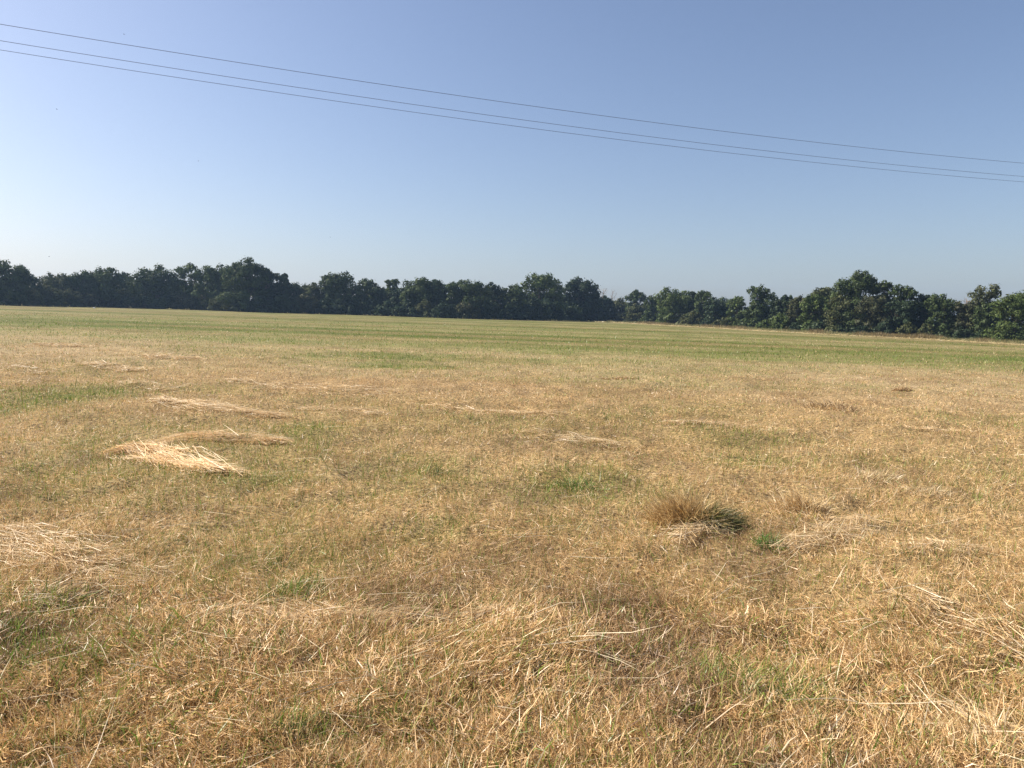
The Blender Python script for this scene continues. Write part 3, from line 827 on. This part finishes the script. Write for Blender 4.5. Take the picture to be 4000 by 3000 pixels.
# shrubs along the foot of the trees
SHRUB_WORDS = ['dark shrub', 'dull green shrub', 'olive shrub', 'spreading shrub', 'rounded shrub', 'low leafy bush']
SHRUBS = [
    (15, 1120, 55, 'dark shrub at the foot of the tree cut by the left edge', BLU), (110, 1118, 60, 'grey green shrub right of the left edge', OLV),
    (190, 1112, 60, 'olive shrub under the low broad pale tree', OLV), (275, 1124, 55, 'pale olive bush above the tiny white lump', OLV),
    (350, 1138, 55, 'brownish shrub left of the broad tree rising right', BRN), (430, 1145, 55, 'dark shrub below the first sky notch', DRK),
    (500, 1122, 50, 'olive shrub right of the first sky notch', OLV), (575, 1150, 60, 'dark shrub under the twin peaked tree', DRK),
    (655, 1150, 55, 'dark bush right of the twin peaked tree trunk', BLU), (730, 1138, 50, 'brown tinged bush under the ragged open top', BRN),
    (800, 1142, 50, 'dull bush below the flat topped tree', OLV), (880, 1138, 55, 'pale green bush left of the tallest tree trunk', OLV),
    (960, 1160, 50, 'dark bush at the foot of the tallest tree', DRK), (1040, 1155, 55, 'dark bush under the right shoulder of the tallest tree', DRK),
    (1120, 1145, 50, 'dark green bush left of the second sky dip', BLU), (1195, 1142, 50, 'brown olive bush below the second sky dip', BRN),
    (1270, 1162, 55, 'dark bush left of the round topped tree', DRK), (1350, 1160, 55, 'dark bush under the round topped tree', DRK),
    (1430, 1160, 50, 'green bush below the stepping down tree', BLU), (1510, 1172, 50, 'dark bush left of the thin double stems', DRK),
    (1590, 1168, 55, 'dark bush right of the thin double stems', DRK), (1670, 1168, 50, 'olive flecked bush under the high hump', OLV),
    (1745, 1175, 55, 'dark bush under the dense rounded tree', DRK), (1825, 1175, 55, 'brownish bush under the flat topped middle tree', BRN),
    (1905, 1172, 50, 'dark bush in the middle of the far tree line', DRK), (1985, 1180, 50, 'dark bush left of the open crowned tree', DRK),
    (2060, 1186, 50, 'black green bush under the open crowned tree', DRK), (2150, 1186, 55, 'black green bush right of the open crowned tree stem', DRK),
    (2225, 1186, 50, 'black green bush left under the domed tree', DRK), (2320, 1186, 50, 'black green bush right under the domed tree', DRK),
    (2420, 1215, 45, 'grey green bush at the very corner of the hedge', OLV), (2475, 1222, 40, 'pale grey leafed bush second from the hedge corner', OLV),
    (2535, 1224, 45, 'green bush third from the hedge corner', MID), (2600, 1225, 42, 'bright leafed bush under the three peaked tree', LIT),
    (2662, 1240, 26, 'low pale flowering bush in front of the three peaked tree', (.20, .22, .11)), (2700, 1210, 45, 'olive bush right of the pale flowering one', OLV),
    (2755, 1240, 36, 'dark round bush jutting forward into the margin', DRK), (2830, 1232, 50, 'broad dull bush below the dark conical tree', OLV),
    (2905, 1240, 45, 'dull green bush below the light green tree', MID), (2985, 1246, 40, 'green bush below the tall round headed tree', LIT),
    (3055, 1216, 50, 'vivid green bush before the brownish olive tree', LIT), (3120, 1252, 40, 'dark bush at the foot of the brownish olive tree', DRK),
    (3200, 1250, 50, 'grey flecked bush left of the biggest tree', BLU), (3285, 1262, 45, 'grey green bush at the foot of the biggest tree', BLU),
    (3360, 1262, 45, 'dark bush under the biggest tree', DRK), (3435, 1265, 45, 'dark bush right of the biggest tree stem', DRK),
    (3545, 1256, 42, 'rounded olive bush in the dark hollow of the right hedge', OLV), (3618, 1262, 34, 'pale upright bush at the front of the dark hollow', OLV),
    (3690, 1285, 45, 'low green bush below the rounded dark green tree', MID), (3765, 1272, 45, 'blue green bush below the leafless stem', BLU),
    (3850, 1280, 45, 'dark bush below the wispy tree', DRK), (3920, 1275, 50, 'green bush left of the right edge', LIT),
    (3990, 1282, 50, 'dark green bush cut by the right edge', DRK),
]
for i, (px, ty, hw, label, tint) in enumerate(SHRUBS):
    tx = px + rng.uniform(-.3, .3) * hw
    make_tree(px, base_y(px), -.4 + .8 * rng.random(), [(tx, ty), (px - hw * .55, ty + 14), (px + hw * .5, ty + 12)], hw, .03, label, tint, .02,
              name='shrub', cat='shrub', group='shrubs at the foot of the trees', trunk_r=.05, lobe_k=.95)

# the wood behind, which reads as one dark mass through the gaps
def woodland():
    lob = []; parts = []
    pts = [(-350, 1110), (0, 1100), (300, 1085), (600, 1075), (900, 1075), (1100, 1110), (1240, 1130), (1400, 1110), (1700, 1120), (2000, 1135), (2200, 1150), (2380, 1195), (2600, 1180), (2800, 1195), (3000, 1190), (3300, 1175), (3500, 1180), (3700, 1190), (3900, 1190), (4200, 1180)]
    for px in range(-330, 4200, 28):
        ty = np.interp(px, [p[0] for p in pts], [p[1] for p in pts])
        g = ground_at(px, base_y(px))
        d = g - CAM; d[2] = 0; g = g + d / np.linalg.norm(d) * (9 + 3 * rng.random()); g[2] = float(terrain(g[0], g[1]))
        top = (CAM + ray(px, ty) * g[1])[2] - g[2]
        r = 30 / F * g[1]
        z = r * .6
        L = []
        while z < top - r * .4:
            L.append(((g[0] + rng.normal(0, .3) * r, g[1] + rng.normal(0, .6) * r, g[2] + z), r * rng.uniform(.85, 1.15), .9)); z += r * 1.15
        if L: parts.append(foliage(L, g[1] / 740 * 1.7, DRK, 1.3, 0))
    v, f, s, c = join(parts)
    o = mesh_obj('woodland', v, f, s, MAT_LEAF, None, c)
    tag(o, 'dark wood behind the front trees, seen through their gaps', 'woodland', kind='stuff')
woodland()

# uncut margin in front of the right hedge
def margin():
    n = 26000
    u = rng.random(n)
    px = 2370 + (4250 - 2370) * u
    keys = np.arange(2360, 4280, 20)
    G = np.array([ground_at(k, base_y(k) + 3) for k in keys])
    gx = np.interp(px, keys, G[:, 0]); gy = np.interp(px, keys, G[:, 1])
    off = np.abs(rng.normal(0, 1, n)) * 1.1 - .4
    x = gx + off * .85; y = gy + off * .5
    nz = fbm(px / 60, off * 0, 131)
    red = .75 * sstep(.45, .65, nz)[:, None]
    a = np.array([.20, .20, .075]); b = np.array([.21, .14, .06]); c0 = np.array([.40, .30, .15])
    col = (a * (1 - red) + b * red)
    pale = rng.random((n, 1)) < .25
    col = np.where(pale, c0, col) * rng.uniform(.7, 1.2, (n, 1))
    L = rng.uniform(.25, .75, n) * (.5 + nz)
    z = terrain(x, y)
    v, f, s, c = blades(np.stack([x, y, z], 1), rng.random(n) * 6.28, np.clip(rng.normal(1.25, .25, n), .3, 1.57), L, np.maximum(.02, y / 740 * .3), np.zeros(n), col, 1, rng.random(n) * 3)
    o = mesh_obj('margin_grass', v, f, s, MAT_BLADE, None, c)
    tag(o, 'strip of taller reddish and green grass along the right hedge', 'grass', kind='stuff')
    # the pale unraked strip beside it
    n = 9000
    px = 2370 + (4250 - 2370) * rng.random(n)
    gx = np.interp(px, keys, G[:, 0]); gy = np.interp(px, keys, G[:, 1])
    off = 1.5 + rng.random(n) * 2.2
    x = gx - off * .86; y = gy - off * .5
    col = np.array([.58, .47, .25]) * rng.uniform(.75, 1.15, (n, 1))
    v, f, s, c = blades(np.stack([x, y, terrain(x, y) + .03], 1), rng.random(n) * 6.28, np.abs(rng.normal(.15, .2, n)), rng.uniform(.3, .8, n), np.maximum(.03, y / 740 * .4), np.zeros(n), col, 1, rng.normal(0, .5, n))
    o = mesh_obj('hedge_side_straw', v, f, s, MAT_BLADE, None, c)
    tag(o, 'pale straw line lying along the margin of the right hedge', 'straw', kind='stuff')
margin()

# ------------------------------------------------------------------ overhead wires
WIRES = [
    ([(0, 93), (1200, 287), (1900, 390.5), (2300, 445), (3000, 532), (4000, 638)], 0.0, 'highest of three dark power lines crossing the sky'),
    ([(0, 157), (1200, 349), (1900, 449.5), (2300, 503), (3000, 588), (4000, 690)], 1.25, 'middle one of three dark power lines crossing the sky'),
    ([(0, 193), (1200, 381), (1900, 478.5), (2300, 530), (3000, 613), (4000, 711)], 2.0, 'lowest of three dark power lines crossing the sky')]
A0 = np.array([-11.5, 16.6]); DV = np.array([31.4, 12.1]); DV /= np.linalg.norm(DV); NV = np.array([-DV[1], DV[0]])
for pts, off, label in WIRES:
    ss = []; zz = []
    for (px, py) in pts:
        d = ray(px, py)
        o2 = A0 + NV * off
        t = (NV @ o2) / (NV @ d[:2])
        p = CAM + d * t
        ss.append(DV @ (p[:2] - o2)); zz.append(p[2])
    co = np.polyfit(ss, zz, 2)
    tb = Tubes()
    S = np.linspace(-22, 58, 60)
    tb.add([(*(A0 + NV * off + DV * s), float(np.polyval(co, s))) for s in S], [.0052] * len(S), 6)
    o = tb.build('power_line', MAT_WIRE)
    tag(o, label, 'power line', 'power lines above the field')

# ------------------------------------------------------------------ birds and the pale lump
def bird(px, py, depth, yaw, bank, label):
    p = CAM + ray(px, py) * depth
    root = empty('bird', tuple(p)); root.rotation_euler = (bank, .0, yaw)
    tb = Tubes(); tb.add([(-.10, 0, 0), (-.05, 0, .005), (.02, 0, .0), (.09, 0, -.005)], [.008, .03, .028, .006], 6); tb.build('body', MAT_BIRD, root)
    for s in (-1, 1):
        v = np.array([(-.05, s * .02, .01), (.03, s * .02, .01), (.02, s * .10, .05), (-.05, s * .09, .05), (.07, s * .18, .03), (-.05, s * .02, .0), (.03, s * .02, .0), (.02, s * .10, .042), (-.05, s * .09, .042)])
        fl = [0, 1, 2, 3, 3, 2, 4, 5, 8, 7, 6, 8, 4, 7]; mesh_obj('wing', v, fl, [4, 3, 4, 3], MAT_BIRD, root)
    v = np.array([(.07, -.006, 0), (.07, .006, 0), (.15, .03, 0), (.12, 0, .004), (.15, -.03, 0)])
    mesh_obj('tail', v, [0, 1, 2, 3, 4], [5], MAT_BIRD, root)
    tag(root, label, 'bird', 'tiny birds in the sky')
bird(222, 427, 105, .6, .5, 'tiny dark bird below the power lines near the left edge')
bird(485, 134, 105, .1, .1, 'tiny dark bird above the power lines')
bird(775, 629, 115, .2, .3, 'tiny dark bird in the open sky over the twin peaked tree')
bird(1290, 926, 125, 1.0, .2, 'tiny dark bird low in the sky over the round topped tree')
bird(192, 1003, 115, .4, .4, 'tiny dark bird just above the left end of the tree line')

def lump():
    g = ground_at(368, 1204)
    import bmesh
    bm = bmesh.new(); bmesh.ops.create_icosphere(bm, subdivisions=2, radius=1)
    for v in bm.verts:
        k = 1 + .25 * math.sin(3 * v.co.x + 1) * math.cos(4 * v.co.y)
        v.co = Vector((v.co.x * .26 * k, v.co.y * .2 * k, max(v.co.z, -.3) * .13 * k + .03 + (.04 if v.co.x < 0 else 0)))
    me = bpy.data.meshes.new('field_stone'); bm.to_mesh(me); bm.free()
    me.materials.append(MAT_PALE)
    o = bpy.data.objects.new('field_stone', me); COL.objects.link(o); o.location = tuple(g)
    tag(o, 'small whitish lump lying at the far left edge of the field', 'stone')
lump()

# ------------------------------------------------------------------ haze
def haze():
    x0, x1, y0, y1, z0, z1 = -1540, 1540, -1540, 1540, ZMIN - 1, 75
    v = np.array([(x, y, z) for z in (z0, z1) for (x, y) in ((x0, y0), (x1, y0), (x1, y1), (x0, y1))])
    f = [3, 2, 1, 0, 4, 5, 6, 7, 0, 1, 5, 4, 1, 2, 6, 5, 2, 3, 7, 6, 3, 0, 4, 7]
    m, nt, out = new_mat('haze_air')
    pv = nt.nodes.new('ShaderNodeVolumePrincipled')
    pv.inputs['Color'].default_value = (.46, .68, 1.0, 1)
    pv.inputs['Density'].default_value = 0.00026
    pv.inputs['Anisotropy'].default_value = .2
    nt.links.new(pv.outputs[0], out.inputs['Volume'])
    o = mesh_obj('haze', v, f, [4] * 6, m)
    tag(o, 'thin blue summer haze over the field and trees', 'haze', kind='stuff')
haze()
